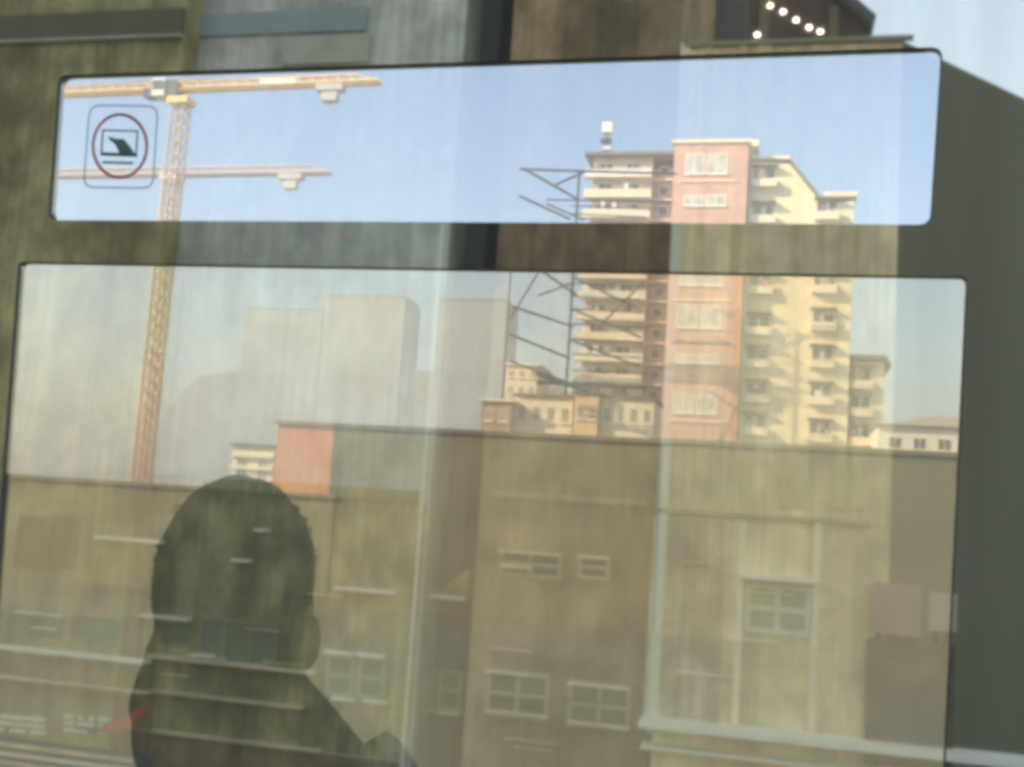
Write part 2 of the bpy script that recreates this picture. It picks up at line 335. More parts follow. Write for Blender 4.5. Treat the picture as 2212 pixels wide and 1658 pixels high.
# ------------------------------------------------ cranes
def crane(Y, mast, jibL, jibR, yj, yj2, matl, label, mast_w, k, mastmats, cab):
    top = at(mast[0], mast[1], Y); X = top.x
    t = thing('tower_crane', (X, Y, 0), label, 'crane', 'tower cranes over the site')
    zt = top.z; h = mast_w/2; m = MB(); n = int(zt/(mast_w*1.1)); zb1, zb2 = at(340, 560, Y).z, at(325, 770, Y).z
    def mi(z): return 0 if z > zb1 else (1 if z > zb2 else 2)
    for i in range(n):
        z0, z1 = zt*i/n, zt*(i+1)/n; c = mi(z0)
        for sx in (-h, h):
            for sy in (-h, h): m.bar((X+sx, Y+sy, z0), (X+sx, Y+sy, z1), .15*k, c)
            m.bar((X+sx, Y-h, z1), (X+sx, Y+h, z0), .08*k, c)
        for sy in (-h, h): m.bar((X-h, Y+sy, z0), (X+h, Y+sy, z1), .09*k, c); m.bar((X-h, Y+sy, z1), (X+h, Y+sy, z1), .09*k, c)
    m.build('mast', mastmats, t)
    xL, xR = at(jibL, yj, Y).x, at(jibR, yj2, Y).x; zL, zR = at(jibL, yj, Y).z, at(jibR, yj2, Y).z
    def zz(x): return zL+(zR-zL)*(x-xL)/(xR-xL)
    j = MB(); hw, hh = .5*k, 1.0*k; tip = xR-3*k
    for sy in (-hw, hw): j.bar((xL, Y+sy, zz(xL)), (xR, Y+sy, zz(xR)), .26*k)
    j.bar((xL, Y, zz(xL)+hh), (tip, Y, zz(tip)+hh), .18*k); j.bar((tip, Y, zz(tip)+hh), (xR, Y, zz(xR)), .14*k)
    x = xL
    while x < tip-k:
        for sy in (-hw, hw): j.bar((x, Y+sy, zz(x)), (x+.8*k, Y, zz(x)+hh), .09*k); j.bar((x+.8*k, Y, zz(x)+hh), (x+1.6*k, Y+sy, zz(x+1.6*k)), .09*k)
        x += 1.6*k
    j.build('jib', matl, t)
    s_ = MB(); s_.box(X-1.3*k, X+1.3*k, Y-1.1*k, Y+1.1*k, zt-.35*k, zt+.4*k); s_.build('slewing_ring', matl, t)
    if cab:
        c = MB(); c.box(X-3.3, X-1.7, Y-1.2, Y+.8, zt+.5, zt+2.6, 0); c.box(X-3.2, X-1.8, Y-1.26, Y-1.19, zt+1.2, zt+2.3, 1); c.box(X-1.6, X-.3, Y-1, Y+.6, zt+.5, zt+2.3, 1); c.box(X-4.6, X-3.4, Y-.9, Y+.6, zt+.5, zt+1.5, 1); c.build('cab', [M_white, M_glassd], t)
        c = MB(); c.bar((X-.6, Y, zt), (X, Y, zt+2.8), .16); c.bar((X+.6, Y, zt), (X, Y, zt+2.8), .16); c.build('apex', matl, t)
        c = MB(); c.bar((X, Y, zt+2.8), (xL+12, Y, zz(xL+12)+hh), .06); xx = X+(xR-X)*.6; c.bar((X, Y, zt+2.8), (xx, Y, zz(xx)+hh), .06); c.build('stay_cable', M_steel, t)
        c = MB(); xx = X+(xR-X)*.42; c.box(xx-.2, xx+(xR-X)*.17, Y-.6, Y-.54, zz(xx)+.1, zz(xx)+.75); c.build('jib_panel', M_white, t)
    tx = X+(xR-X)*.76
    c = MB(); c.box(tx-1.6*k, tx+1.6*k, Y-.7*k, Y+.7*k, zz(tx)-.9*k, zz(tx)-.15*k); c.box(tx-.9*k, tx+.9*k, Y-.5*k, Y+.5*k, zz(tx)-2.1*k, zz(tx)-.9*k); c.bar((tx, Y, zz(tx)-2.6*k), (tx, Y, zz(tx)-2.1*k), .2*k); c.build('trolley', M_conc, t)
M_mpale = mat('pale_mast_paint', (.74, .60, .46), .6, .06, 1); M_mor = mat('crane_red_orange_paint', (.68, .32, .14), .5, .1, 1)  # pale tone for the upper mast, red-orange for its foot
M_gh = mat('crane_ghost_paint', (.66, .52, .44), .6, .05, 1)
crane(112, (392, 222), -260, 822, 222, 178, M_cr1, 'orange tower crane behind the sticker, its long jib the higher of two', 1.5, 1, [M_mpale, M_cyel, M_mor], True)
crane(330, (372, 388), -240, 715, 388, 374, M_gh, 'pale peach ghost image of the orange crane, its jib the lower of two', 4.2, 2.6, [M_gh, M_gh, M_gh], False)  # second crane added to imitate the glazing's ghost image of the first
# ------------------------------------------------ towers
Y0 = 140
def px_rect(x0, y0, x1, y1, Y):
    a = MB(); a.px(x0, y0, x1, y1, Y, .1); xs = [v[0] for v in a.v]; zs = [v[2] for v in a.v]; return min(xs), max(xs), min(zs), max(zs)
def Xw(px, py, Y=Y0): return at(px, py, Y).x
def Zw(px, py, Y=Y0): return at(px, py, Y).z
def window(par, X0, X1, Z0, Z1, Y, glass=None, frame=None, nx=2, ny=1, fw=.10, sill=True, sgn=-1):
    """window standing just proud of a wall whose face is at Y and looks towards sgn*y"""
    y0, y1 = (Y-.06, Y+.02) if sgn < 0 else (Y-.02, Y+.06)
    f = MB(); f.box(X0, X0+fw, y0, y1, Z0, Z1); f.box(X1-fw, X1, y0, y1, Z0, Z1); f.box(X0+fw, X1-fw, y0, y1, Z1-fw, Z1); f.box(X0+fw, X1-fw, y0, y1, Z0, Z0+fw)
    for i in range(1, nx): x = X0+(X1-X0)*i/nx; f.box(x-fw/2, x+fw/2, y0+.004, y1-.004, Z0+fw, Z1-fw)
    for i in range(1, ny): z = Z0+(Z1-Z0)*i/ny; f.box(X0+fw, X1-fw, y0+.008, y1-.008, z-fw/2, z+fw/2)
    w_ = f.build('window', frame or M_white, par)
    g = MB(); yy = Y-.02 if sgn < 0 else Y+.02
    g.box(X0+fw*.6, X1-fw*.6, min(yy, Y+.001*sgn), max(yy, Y+.001*sgn), Z0+fw*.6, Z1-fw*.6); g.build('pane', glass or M_glassd, w_)
    if sill: s_ = MB(); s_.box(X0-.1, X1+.1, min(Y, Y+.22*sgn), max(Y, Y+.22*sgn), Z0-.16, Z0-.02); s_.build('sill', frame or M_white, w_)
    return w_
def balcony(par, X0, X1, Z, Y, h=1.0, matl=None, dep=1.3):
    b_ = MB(); b_.box(X0, X1, Y-dep, Y, Z-.18, Z); o = b_.build('balcony', M_cream, par)
    b_ = MB(); b_.box(X0, X1, Y-dep, Y-dep+.1, Z+.002, Z+h); b_.box(X0, X0+.1, Y-dep+.1, Y, Z+.002, Z+h); b_.box(X1-.1, X1, Y-dep+.1, Y, Z+.002, Z+h); b_.build('parapet', matl or M_cream, o)
# left cream block (balconied floors)
XL, XM, XR = Xw(1247, 640), Xw(1392, 640), Xw(1448, 640)
ztop = Zw(1350, 333); t1 = thing('apartment_block', ((XL+XR)/2, Y0+6, 0), 'cream balconied apartment block left of the salmon tower, roof mast on top', 'building')
b = MB(); b.box(XL+.9, XM, Y0+1.4, Y0+14, 0, ztop); b.build('wall', mat('tan_cream_wall', (.66, .54, .38), .85, .2, .5), t1)  # the wall's own tan cream, darker than the balconies
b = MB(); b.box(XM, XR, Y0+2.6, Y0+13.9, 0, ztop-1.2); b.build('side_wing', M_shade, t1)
b = MB(); b.box(XL-.2, XR+.3, Y0+.2, Y0+14.4, ztop, ztop+.45); b.build('roof', M_roof, t1)
nfl = 13; fh = 2.75
for k in range(nfl):
    z = ztop-2.9-k*fh
    if z < 4: break
    balcony(t1, XL, XM+.1, z, Y0+1.4, .95, M_cream if k % 3 else M_white, 1.25)
    for q in range(2):
        x0 = XL+1.7+q*3.6
        window(t1, x0, x0+1.9, z+.3 if k % 2 else z+.7, z+2.1, Y0+1.4, nx=2, sill=False)
    window(t1, XM+.9, XM+2.2, z+.7, z+2.0, Y0+2.6, nx=1, sill=False)
    for q in range(5):
        x0 = XL+.6+q*1.45+random.uniform(0, .5)
        if random.random() < .6:
            g_ = MB(); kind_ = random.choice('lab'); zz_ = z+random.uniform(.1, .5)
            g_.box(x0, x0+random.uniform(.5, 1.1), Y0+.35, Y0+.42 if kind_ == 'l' else Y0+.8, zz_, zz_+random.uniform(.7, 1.7)); g_.build({'l': 'awning_cloth', 'a': 'storage_box', 'b': 'blind'}[kind_], random.choice((M_white, M_shade, M_cream, M_roof, M_white)), t1)
    s_ = MB(); s_.box(XM+.002, XR+.15, Y0+1.9, Y0+2.6, z-.12, z+.12); s_.build('ledge', M_cream, t1)
am = MB(); ax = Xw(1300, 300); am.bar((ax, Y0+4, ztop+.4), (ax, Y0+4, Zw(1300, 262)), .16, 0, 8)
a_o = am.build('roof_mast', M_steel, t1)
am = MB(); am.box(ax-.65, ax+.75, Y0+3.5, Y0+4.5, Zw(1300, 266), Zw(1300, 243)); am.build('tank', M_white, a_o)
am = MB(); am.box(ax-.7, ax+.7, Y0+3.5, Y0+4.5, Zw(1300, 287), Zw(1300, 279), 0); am.box(ax-.35, ax+.6, Y0+3.6, Y0+4.4, Zw(1300, 304), Zw(1300, 296), 1); am.build('antenna_box', [M_steel, M_white], a_o)
# salmon tower
XA, XB = Xw(1440, 700), Xw(1602, 700); zt2 = Zw(1550, 318)
t2 = thing('apartment_tower', ((XA+XB)/2, Y0+5, 0), 'salmon coloured apartment tower with white paired windows, tallest of the cluster', 'building')
b = MB(); b.box(XA, XB, Y0-1.5, Y0+12, 0, zt2); b.build('wall', M_red, t2)
b = MB(); b.box(XA-.3, XB+.3, Y0-1.8, Y0+12.3, zt2, zt2+.45, 0); b.box(XA+.3, XB+1.2, Y0+1, Y0+11, zt2+.45, zt2+1.3, 0); b.build('roof', M_cream, t2)
for yc, h_ in ((362, 46), (441, 24), (608, 30), (690, 48), (780, 20), (877, 40)):
    zc = Zw(1530, yc); xo = (yc-360)*.072; hh = h_*.06/2
    window(t2, XA+1.5, XA+4.0, zc-hh, zc+hh, Y0-1.5, glass=mat('pale_curtained_pane', (.55, .52, .45), .3, .3, 1), nx=2, fw=.16)
    window(t2, XA+4.3, XA+6.9, zc-hh, zc+hh, Y0-1.5, glass=bpy.data.materials['pale_curtained_pane'], nx=2, fw=.16)
for yc in (400, 512, 655, 745, 830, 915):
    s_ = MB(); z = Zw(1530, yc); s_.box(XA+.8, XB-1.3, Y0-1.68, Y0-1.5, z-.09, z+.12); s_.build('string_course', M_roof if yc in (745, 830) else M_cream, t2)
s_ = MB(); s_.box(XB-.9, XB+.02, Y0-1.62, Y0-1.5, 0, Zw(1595, 600)); s_.build('corner_strip', M_orange, t2)
# yellow stepped building
t3 = thing('apartment_tower', (Xw(1720, 700), Y0+6, 0), 'pale yellow stepped apartment tower right of the salmon one, sloping roofline', 'building')
b = MB()
pts = [(XB+.32, 0), (Xw(1838, 700), 0), (Xw(1838, 700), Zw(1830, 432)), (Xw(1778, 430), Zw(1775, 440)), (Xw(1706, 350), Zw(1706, 352)), (XB+.32, Zw(1650, 345))]
b.prism(pts, Y0+.5, Y0+12); b.build('wall', M_yel, t3)
b = MB(); X1_, X2_ = Xw(1706, 350), Xw(1778, 430); za, zb_ = Zw(1706, 350), Zw(1775, 438)
b.prism([(X1_, za+.002), (X2_, zb_+.002), (X2_, zb_+.5), (X1_, za+.5)], Y0-.1, Y0+12.4); b.build('roof', M_roof, t3)
b = MB(); b.box(XB+.35, X1_, Y0+.1, Y0+12.3, Zw(1650, 343), Zw(1650, 336)); b.build('roof_slab', M_cream, t3)
b = MB(); b.box(X2_+.05, Xw(1852, 430), Y0, Y0+12.3, Zw(1810, 424), Zw(1810, 414)); b.build('roof_slab', M_cream, t3)
def bal_col(par, pxa, pxb, ys, Y, ref):
    for yc in ys:
        z0 = Zw(pxa, yc); X0, X1 = Xw(pxa, ref), Xw(pxb, ref)
        b_ = MB(); b_.box(X0+.15, X1-.15, Y-.03, Y-.002, z0-.9, z0+1.15); o = b_.build('window', M_glassd, par)
        c_ = MB(); c_.box(X0+(X1-X0)*.42, X0+(X1-X0)*.62, Y-.08, Y-.031, z0-.85, z0+1.0); c_.build('frame', M_white, o)
        balcony(par, X0-.2, X1+.2, z0-1.25, Y, .85, M_cream, 1.1)
        h_ = MB(); h_.box(X0-.25, X1+.25, Y-1.15, Y, z0+1.3, z0+1.5); h_.build('hood', M_roof, par)
        for q in range(3):
            if random.random() < .6:
                x_ = random.uniform(X0, X1-.7); g_ = MB(); za_ = z0-1.2+random.uniform(0, .9); g_.box(x_, x_+random.uniform(.4, .9), Y-1.0, Y-.7-random.uniform(0, .2), za_, za_+random.uniform(.6, 1.4)); g_.build(random.choice(('laundry', 'storage_box', 'plant_box')), random.choice((M_white, M_shade, M_red, M_tree, M_roof)), par)
bal_col(t3, 1612, 1660, (382, 460, 540, 612, 700, 770, 845, 915), Y0+.5, 760)
bal_col(t3, 1752, 1800, (452, 530, 610, 690, 770, 850, 930), Y0+.5, 760)
# lower wing at right
t4 = thing('apartment_block', (Xw(1880, 850), Y0+8, 0), 'low cream wing with dark jutting eave, right end of the tower cluster', 'building')
b = MB(); b.box(Xw(1838, 850)+.01, Xw(1912, 850), Y0+2, Y0+11, 0, Zw(1880, 775)); b.build('wall', M_cream, t4)
b = MB(); zr = Zw(1880, 773); xa, xb = Xw(1832, 770), Xw(1928, 770); b.prism([(xa, zr), (xb-.7, zr), (xb, zr-.9), (xb, zr-.5), (xb-.6, zr+.5), (xa, zr+.5)], Y0+.8, Y0+11.5); b.build('roof', M_roof, t4)
bal_col(t4, 1840, 1884, (812, 872, 935), Y0+2, 860)
t5 = thing('row_house', (Xw(1980, 950), Y0+8, 0), 'long low cream house at the right edge of the lower pane', 'house')
xa, xb = Xw(1885, 950), Xw(2100, 950); M_pw = mat('off_white_render', (.86, .82, .72), .8, .05, .4)
b = MB(); b.box(xa, xb, Y0-6, Y0+4, 0, Zw(1980, 922, Y0-6)); b.build('wall', M_pw, t5)
b = MB(); z = Zw(1980, 921, Y0-6); b.prism([(xa-.6, z), (xb+.6, z), (xb-3, z+1.2), (xa+6, z+1.2), (xa+3, z+.5)], Y0-6.8, Y0+4.6); b.build('roof', mat('pale_tin_roof', (.6, .55, .45), .5), t5)
for k in range(4):
    x = xa+1.2+k*2.7; window(t5, x, x+1.5, Zw(1980, 972, Y0-6), Zw(1980, 946, Y0-6), Y0-6, nx=2)
# cluster at the foot, left side
M_hglass = mat('pale_house_window', (.30, .28, .22), .4, .4, .5)
def house(xa, ya, xb, yb, Y, wall, label, rows=1, cols=3, roof=None, bands=0, cat='house', dep=8):
    X0, X1, Z0, Z1 = px_rect(xa, ya, xb, yb, Y); Z0 = 0
    t = thing('house' if cat == 'house' else 'building', ((X0+X1)/2, Y+dep/2, 0), label, cat)
    b = MB(); b.box(X0, X1, Y, Y+dep, Z0, Z1); b.build('wall', wall, t)
    b = MB(); b.box(X0-.3, X1+.3, Y-.4, Y+dep+.3, Z1, Z1+.3); b.build('roof', roof or M_roof, t)
    Hh = (at((xa+xb)/2, ya, Y).z-at((xa+xb)/2, yb, Y).z)/rows; cw = (X1-X0)/max(cols, 1)
    for r in range(rows):
        for c in range(cols):
            window(t, X0+cw*(c+.25), X0+cw*(c+.75), Z1-Hh*(r+.75), Z1-Hh*(r+.3), Y, glass=M_hglass, nx=2, fw=.07)
    for k in range(bands):
        s_ = MB(); z = Z1-Hh*rows*(k+.8)/(bands+.6); s_.box(X0-.05, X1+.05, Y-.5, Y, z-.1, z+.22); s_.build('ledge', M_white, t)
    return t
house(1092, 790, 1160, 860, 128, M_cream, 'small cream three-storey house left of the balconied block', 2, 3, M_white)
house(1112, 858, 1236, 930, 118, M_cream, 'low cream building under the steel frame, dark sloping bar before it', 1, 4)
house(1240, 850, 1292, 925, 117, mat('apricot_render', (.76, .56, .33), .85, .1, .5), 'small apricot fronted shop building below the balconied block', 1, 2)
house(1296, 862, 1412, 932, 118, M_cream, 'low cream building with grey windows below the salmon tower', 1, 4)
house(1040, 868, 1104, 925, 116, mat('brick_red', (.42, .28, .20), .9), 'dull red brick house with white eave, left of the cream houses', 1, 2, M_white)
house(595, 918, 724, 1075, 95, M_orange, 'plain orange-red block standing right above the person\'s head', 1, 0, mat('brown_capping', (.35, .22, .12), .8))
house(500, 966, 590, 1060, 96, M_cream, 'striped cream block left of the orange-red one', 1, 2, M_roof, bands=3)
def hall(xa, ya, xb, yb, Y, label, col):  # wall, roof and glazing colours drawn towards the sky to imitate haze
    X0, X1, Z0, Z1 = px_rect(xa, ya, xb, yb, Y); Z0 = 0
    t = thing('warehouse', ((X0+X1)/2, Y+10, 0), label, 'warehouse')
    b = MB(); b.box(X0, X1, Y, Y+30, 0, Z1); b.build('wall', mat('hall_haze_wall', col, .8, .05, .05), t)
    b = MB(); b.prism([(X0-.5, Z1), (X1+.5, Z1), (X1-1, Z1+1), (X0+1, Z1+1)], Y-.5, Y+20.5); b.build('roof', mat('hall_haze_roof', tuple(min(1, c*1.08) for c in col), .7), t)
    b = MB(); z = Z1-(Z1-at(xa, yb, Y).z)*.8; b.box(X0+.3, X1-.3, Y-.15, Y, z-3.2, z+1.6); b.build('window_strip', mat('hall_haze_glazing', tuple(c*.8 for c in col), .4), t)
hall(524, 668, 690, 850, 620, 'pale hall seen left of the taller pale hall', (.40, .47, .49))
hall(694, 640, 868, 860, 616, 'taller pale cream hall near the middle of the lower pane', (.45, .50, .50))
hall(940, 648, 1090, 860, 612, 'grey-white hall nearest the balconied block', (.37, .43, .47))
# steel frame left of the block
t = thing('steel_frame', (Xw(1185, 600, 125), 125, 0), 'dark steel lattice of beams and diagonals left of the balconied block', 'scaffold')
def beam(n, p, q, r=.14, Y=125):
    b_ = MB(); b_.bar(at(*p, Y), at(*q, Y), r); b_.build(n, M_steel, t)
beam('beam', (1122, 366), (1462, 376), .15); beam('beam', (1160, 826), (1396, 838), .2, 114); beam('diagonal', (1158, 808), (1270, 846), .22, 114); beam('beam', (1180, 432), (1455, 436), .11); beam('beam', (1262, 520), (1420, 528), .10)
for p, q in (((1240, 600), (1380, 668)), ((1236, 668), (1386, 730)), ((1232, 735), (1380, 792)), ((1390, 610), (1300, 700)), ((1160, 640), (1236, 612)), ((1102, 690), (1180, 560)), ((1100, 780), (1236, 830)), ((1130, 500), (1262, 530)), ((1180, 440), (1262, 476))): beam('diagonal', p, q, .13)
for y_ in (445, 462, 612, 640, 668, 700, 732, 765, 800, 826): beam('beam', (1236, y_), (1392+random.randint(-40, 50), y_+8), .09)
for p, q in (((1130, 364), (1250, 432)), ((1122, 424), (1232, 474)), ((1200, 400), (1262, 372)), ((1110, 545), (1245, 637)), ((1105, 662), (1238, 706)), ((1100, 722), (1232, 775)), ((1104, 862), (1222, 914))): beam('diagonal', p, q, .16)
pa = at(1240, 560, 125.3)
b = MB(); b.bar((pa.x, 125.3, 0), (pa.x, 125.3, at(1262, 366, 125).z), .16); b.build('post', M_steel, t)
pa = at(1100, 640, 125.3); b = MB(); b.bar((pa.x, 125.3, 0), (pa.x, 125.3, at(1118, 540, 125).z), .10); b.build('post', M_steel, t)
# walls that hide the foot of the town, shade put into their dark olive
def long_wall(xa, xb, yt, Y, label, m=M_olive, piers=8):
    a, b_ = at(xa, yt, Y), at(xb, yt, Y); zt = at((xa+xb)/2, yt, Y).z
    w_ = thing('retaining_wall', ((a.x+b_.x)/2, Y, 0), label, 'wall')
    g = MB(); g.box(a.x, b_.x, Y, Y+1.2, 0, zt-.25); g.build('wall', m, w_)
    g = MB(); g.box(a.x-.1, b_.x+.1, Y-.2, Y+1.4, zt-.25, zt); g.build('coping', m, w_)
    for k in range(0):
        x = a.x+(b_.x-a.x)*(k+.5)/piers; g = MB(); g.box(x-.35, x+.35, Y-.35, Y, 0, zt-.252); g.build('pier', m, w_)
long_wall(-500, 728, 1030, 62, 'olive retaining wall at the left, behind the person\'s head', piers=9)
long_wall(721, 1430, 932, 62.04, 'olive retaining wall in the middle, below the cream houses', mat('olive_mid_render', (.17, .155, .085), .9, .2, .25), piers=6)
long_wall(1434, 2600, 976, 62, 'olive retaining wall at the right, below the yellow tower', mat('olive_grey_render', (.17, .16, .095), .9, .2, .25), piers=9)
zr_ = [at(x, y, 720) for x, y in ((-300, 1060), (250, 1010), (395, 850), (430, 812), (520, 800), (700, 796), (900, 800), (1090, 806), (1240, 850), (1400, 990), (2600, 1100))]
b = MB(); b.prism([(zr_[0].x, 0)]+[(p.x, p.z) for p in zr_]+[(zr_[-1].x, 0)], 720, 760); tag(b.build('hills', mat('ridge_scrub', (.30, .32, .27), .95, .2, .02)), kind='structure')
# trees between the houses
def tree(x, y, Z, h, r, label, group=None, n=420, leaf=None, leafr=None, trunk_r=.2):
    t = thing('tree', (x, y, Z), label, 'tree', group)
    k = MB(); k.bar((x, y, Z), (x+.1*r, y, Z+h*.55), trunk_r, 0, 7)
    for i in range(6):
        a = i*1.05; k.bar((x+.04*r, y, Z+h*(.35+.04*i)), (x+math.cos(a)*r*.6, y+math.sin(a)*r*.6, Z+h*(.6+.05*i)), trunk_r*.35, 0, 5)
    k.build('trunk', M_bark, t)
    c = MB(); cl = [(random.uniform(-.7, .7)*r, random.uniform(-.7, .7)*r, random.uniform(-.32, .32)*h, random.uniform(.25, .5)*r) for _ in range(12)]
    for i in range(n):
        q = random.choice(cl); d = Vector([random.gauss(0, .5) for _ in range(3)])*q[3]
        p = Vector((x+q[0], y+q[1], Z+h*.68+q[2]))+d; s_ = (leafr or r)*random.uniform(.05, .12)
        u = Vector([random.gauss(0, 1) for _ in range(3)]).normalized(); v_ = u.orthogonal().normalized()
        b0 = len(c.v); c.v += [tuple(p-u*s_), tuple(p+v_*s_*.6), tuple(p+u*s_), tuple(p-v_*s_*.6)]; c.f.append([b0, b0+1, b0+2, b0+3]); c.mi.append(0)
    c.build('crown', leaf or M_tree, t); return t
tp = at(1195, 835, 121); tree(tp.x, 121, 0, tp.z*1.02, 2.2, 'dark green tree between the small cream house and the balconied block')
tp = at(1345, 845, 121); tree(tp.x, 121, 0, tp.z, 2.6, 'dark tree in front of the balconied block, above the grey-windowed building')
# ------------------------------------------------ buildings behind the camera, mirrored in the car side and its panes
def V_(px, py, Yv): p = at(px, py, Yv); return Vector((p.x, 2*D-p.y, p.z))
FY = {}
def facade(key, xa, xb, yref, Yv, m, label, ztop=32.0, dep=6, cat='building'):  # unseen upper height added to keep the sun off the car
    X0, X1 = at(xa, yref, Yv).x, at(xb, yref, Yv).x; y = 2*D-Yv; FY[key] = y
    t = thing('town_house', ((X0+X1)/2, y-dep/2, 0), label, cat)
    b = MB(); b.box(X0, X1, y-dep, y, 0, ztop); b.build('wall', m, t); return t, y
def fbox(par, name, x0, y0, x1, y1, y, m, proud=.12, gap=0.):
    Yv = 2*D-y; X0, X1, Z0, Z1 = px_rect(x0, y0, x1, y1, Yv); b = MB(); b.box(X0, X1, y+gap, y+gap+proud, Z0, Z1); return b.build(name, m, par)
def fwin(par, x0, y0, x1, y1, y, nx=2, ny=2, glass=None, fw=.07, frame=None):
    X0, X1, Z0, Z1 = px_rect(x0, y0, x1, y1, 2*D-y); return window(par, X0, X1, Z0, Z1, y, glass or F_pane, frame or F_white, nx, ny, fw, False, +1)
YV = 16.0
bA, yA = facade('A', -3200, 396, 100, YV, F_olive, 'olive plastered town house mirrored at the left')  # run on far left, out of view, to block sun from the car
bB, yB = facade('B', 280, 968, 560, YV+.5, F_grey, 'blue-grey plastered town house mirrored left of the middle')
bG, yG = facade('G', 972, 1046, 560, YV+1.4, F_dark, 'narrow slate coloured stair tower mirrored at the middle')
bC, yC = facade('C', 1056, 1440, 800, YV+.2, F_brown, 'brown plastered town house mirrored right of the middle')
# beige end house: lower roof, cut corner, flank's shade put into its dark colour
PD0 = at(1456, 560, YV); PD1 = at(1938, 560, YV); zD = at(1700, 96, YV).z; yD = 2*D-YV
bD = thing('town_house', ((PD0.x+PD1.x)/2, yD-4, 0), 'beige end house mirrored at the right, lower than its neighbours', 'building')
p1 = at(2212, 205, YV*1.145); sx, sy = p1.x-PD1.x, (2*D-p1.y)-yD
fp = [(PD0.x+.02, yD), (PD1.x, yD), (PD1.x, yD-9), (PD0.x+.02, yD-9)]
b = MB(); b.box(PD0.x+.02, PD1.x, yD-9, yD, 0, zD); b.build('wall', F_beige, bD)
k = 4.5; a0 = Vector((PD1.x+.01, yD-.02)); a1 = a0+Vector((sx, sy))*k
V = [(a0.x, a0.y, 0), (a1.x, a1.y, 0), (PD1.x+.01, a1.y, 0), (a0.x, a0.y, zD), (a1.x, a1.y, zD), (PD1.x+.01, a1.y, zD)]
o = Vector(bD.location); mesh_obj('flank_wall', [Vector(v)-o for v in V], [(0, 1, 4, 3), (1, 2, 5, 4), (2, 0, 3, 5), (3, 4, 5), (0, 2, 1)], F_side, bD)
fbox(bD, 'roof_edge', 1480, 88, 1972, 97, yD, mat('roof_capping', (.30, .30, .20), .8), .08)
# details A
for (x0, y0, x1, y1) in ((-400, 38, 396, 92),): fbox(bA, 'eave', x0, y0, x1, y1, yA, mat('dark_olive_eave', (.12, .11, .07), .9), .06)
fbox(bA, 'cornice', -400, 94, 396, 99, yA, mat('cornice_grey', (.42, .43, .36), .8), .12, .001)
for x0, y0, x1, y1 in ((38, 1112, 98, 1228), (108, 1112, 165, 1228)): fwin(bA, x0, y0, x1, y1, yA, 1, 1, mat('brown_pane', (.18, .12, .06), .5), .03, F_brown)
for x0, x1 in ((-30, 20), (30, 70), (82, 132), (165, 268)): fwin(bA, x0, 1332, x1, 1384, yA, 1, 1, F_green, .03, F_olive)
fbox(bA, 'ledge', -300, 1392, 330, 1399, yA, F_white, .25); fbox(bA, 'ledge', -300, 1458, 330, 1463, yA, F_beige, .15)
fbox(bA, 'lintel', 218, 1163, 356, 1169, yA, F_white, .2)
fbox(bA, 'dark_base', -300, 1592, 330, 1750, yA, F_dark, .06)
for k in range(5): fbox(bA, 'pipe', -300, 1600+k*19, 300, 1606+k*19, yA, F_white if k % 2 else F_beige, .1, .07)
# plain white blocks imitating the lit dots of a shop front
for x0, n_ in ((2, 9), (140, 10)):
    for r in range(3):
        for c in range(n_):
            if random.random() < .8: fbox(bA, 'bright_dot', x0+c*11, 1544+r*14+c*.9, x0+c*11+random.uniform(6, 10), 1552+r*14+c*.9, yA, F_white, .05)
bn = V_(262, 1540, YV-.3); b = MB(); b.prism([(bn.x-.34, bn.z-.28), (bn.x+.10, bn.z-.02), (bn.x+.42, bn.z+.18), (bn.x+.40, bn.z-.02), (bn.x, bn.z-.30)], yA+.3, yA+.34); tag(b.build('banner', F_red), 'small red cloth banner mirrored at the lower left', 'banner')
# details B
M_fr2 = mat('dull_olive_frame', (.33, .31, .17), .8)
fbox(bB, 'cladding_strip', 400, 28, 795, 76, yB, F_blue, .06)
fbox(bB, 'cladding_strip', 615, 80, 800, 140, yB, mat('pale_cladding', (.46, .46, .38), .8), .06)
b_x = at(935, 800, YV+.5); b = MB(); b.bar((at(930, 900, YV+.5).x, yB+.12, 0), (at(930, 900, YV+.5).x, yB+.12, at(962, 490, YV+.5).z), .022, 0, 8); b.build('drainpipe', F_white, bB)
for x0, y0, x1, y1 in ((730, 1272, 858, 1278), (310, 1330, 415, 1336), (510, 1208, 545, 1214), (560, 1143, 585, 1149), (425, 1412, 465, 1418)): fbox(bB, 'lintel', x0, y0, x1, y1, yB, F_white, .2)
fbox(bB, 'lintel', 212, 1163, 218, 1169, yB, F_white, .2)
M_gfr = mat('green_grey_frame', (.40, .46, .28), .7)
for x0, x1, dy in ((706, 766, 0), (774, 834, 6)):
    fwin(bB, x0, 1414+dy, x1, 1504+dy, yB, 1, 2, F_green, .06, M_gfr)
    fbox(bB, 'lintel', x0, 1406+dy, x1, 1413+dy, yB, F_white, .16); fbox(bB, 'window_sill', x0+16, 1506+dy, x1+6, 1512+dy, yB, F_white, .16)
fwin(bB, 352, 1342, 412, 1392, yB, 1, 1, mat('teal_pane', (.20, .23, .15), .6), .03, M_fr2)
fwin(bB, 430, 1340, 600, 1440, yB, 3, 1, bpy.data.materials['teal_pane'], .04, M_fr2)
fbox(bB, 'ledge', 331, 1430, 690, 1436, yB, F_beige, .25); fbox(bB, 'ledge', 331, 1506, 662, 1511, yB, F_beige, .2); fbox(bB, 'ledge', 331, 1596, 700, 1602, yB, F_beige, .15)
fbox(bB, 'plinth', 250, 1610, 860, 1800, yB, F_brown, .05)
fbox(bB, 'lower_band', 250, 1040, 905, 1065, yB, F_olive, .05)
fbox(bB, 'lower_wall', 250, 1067, 905, 1609, yB, mat('olive_lower_plaster', (.48, .43, .21), .9, .28, .8, stain=.8), .003)
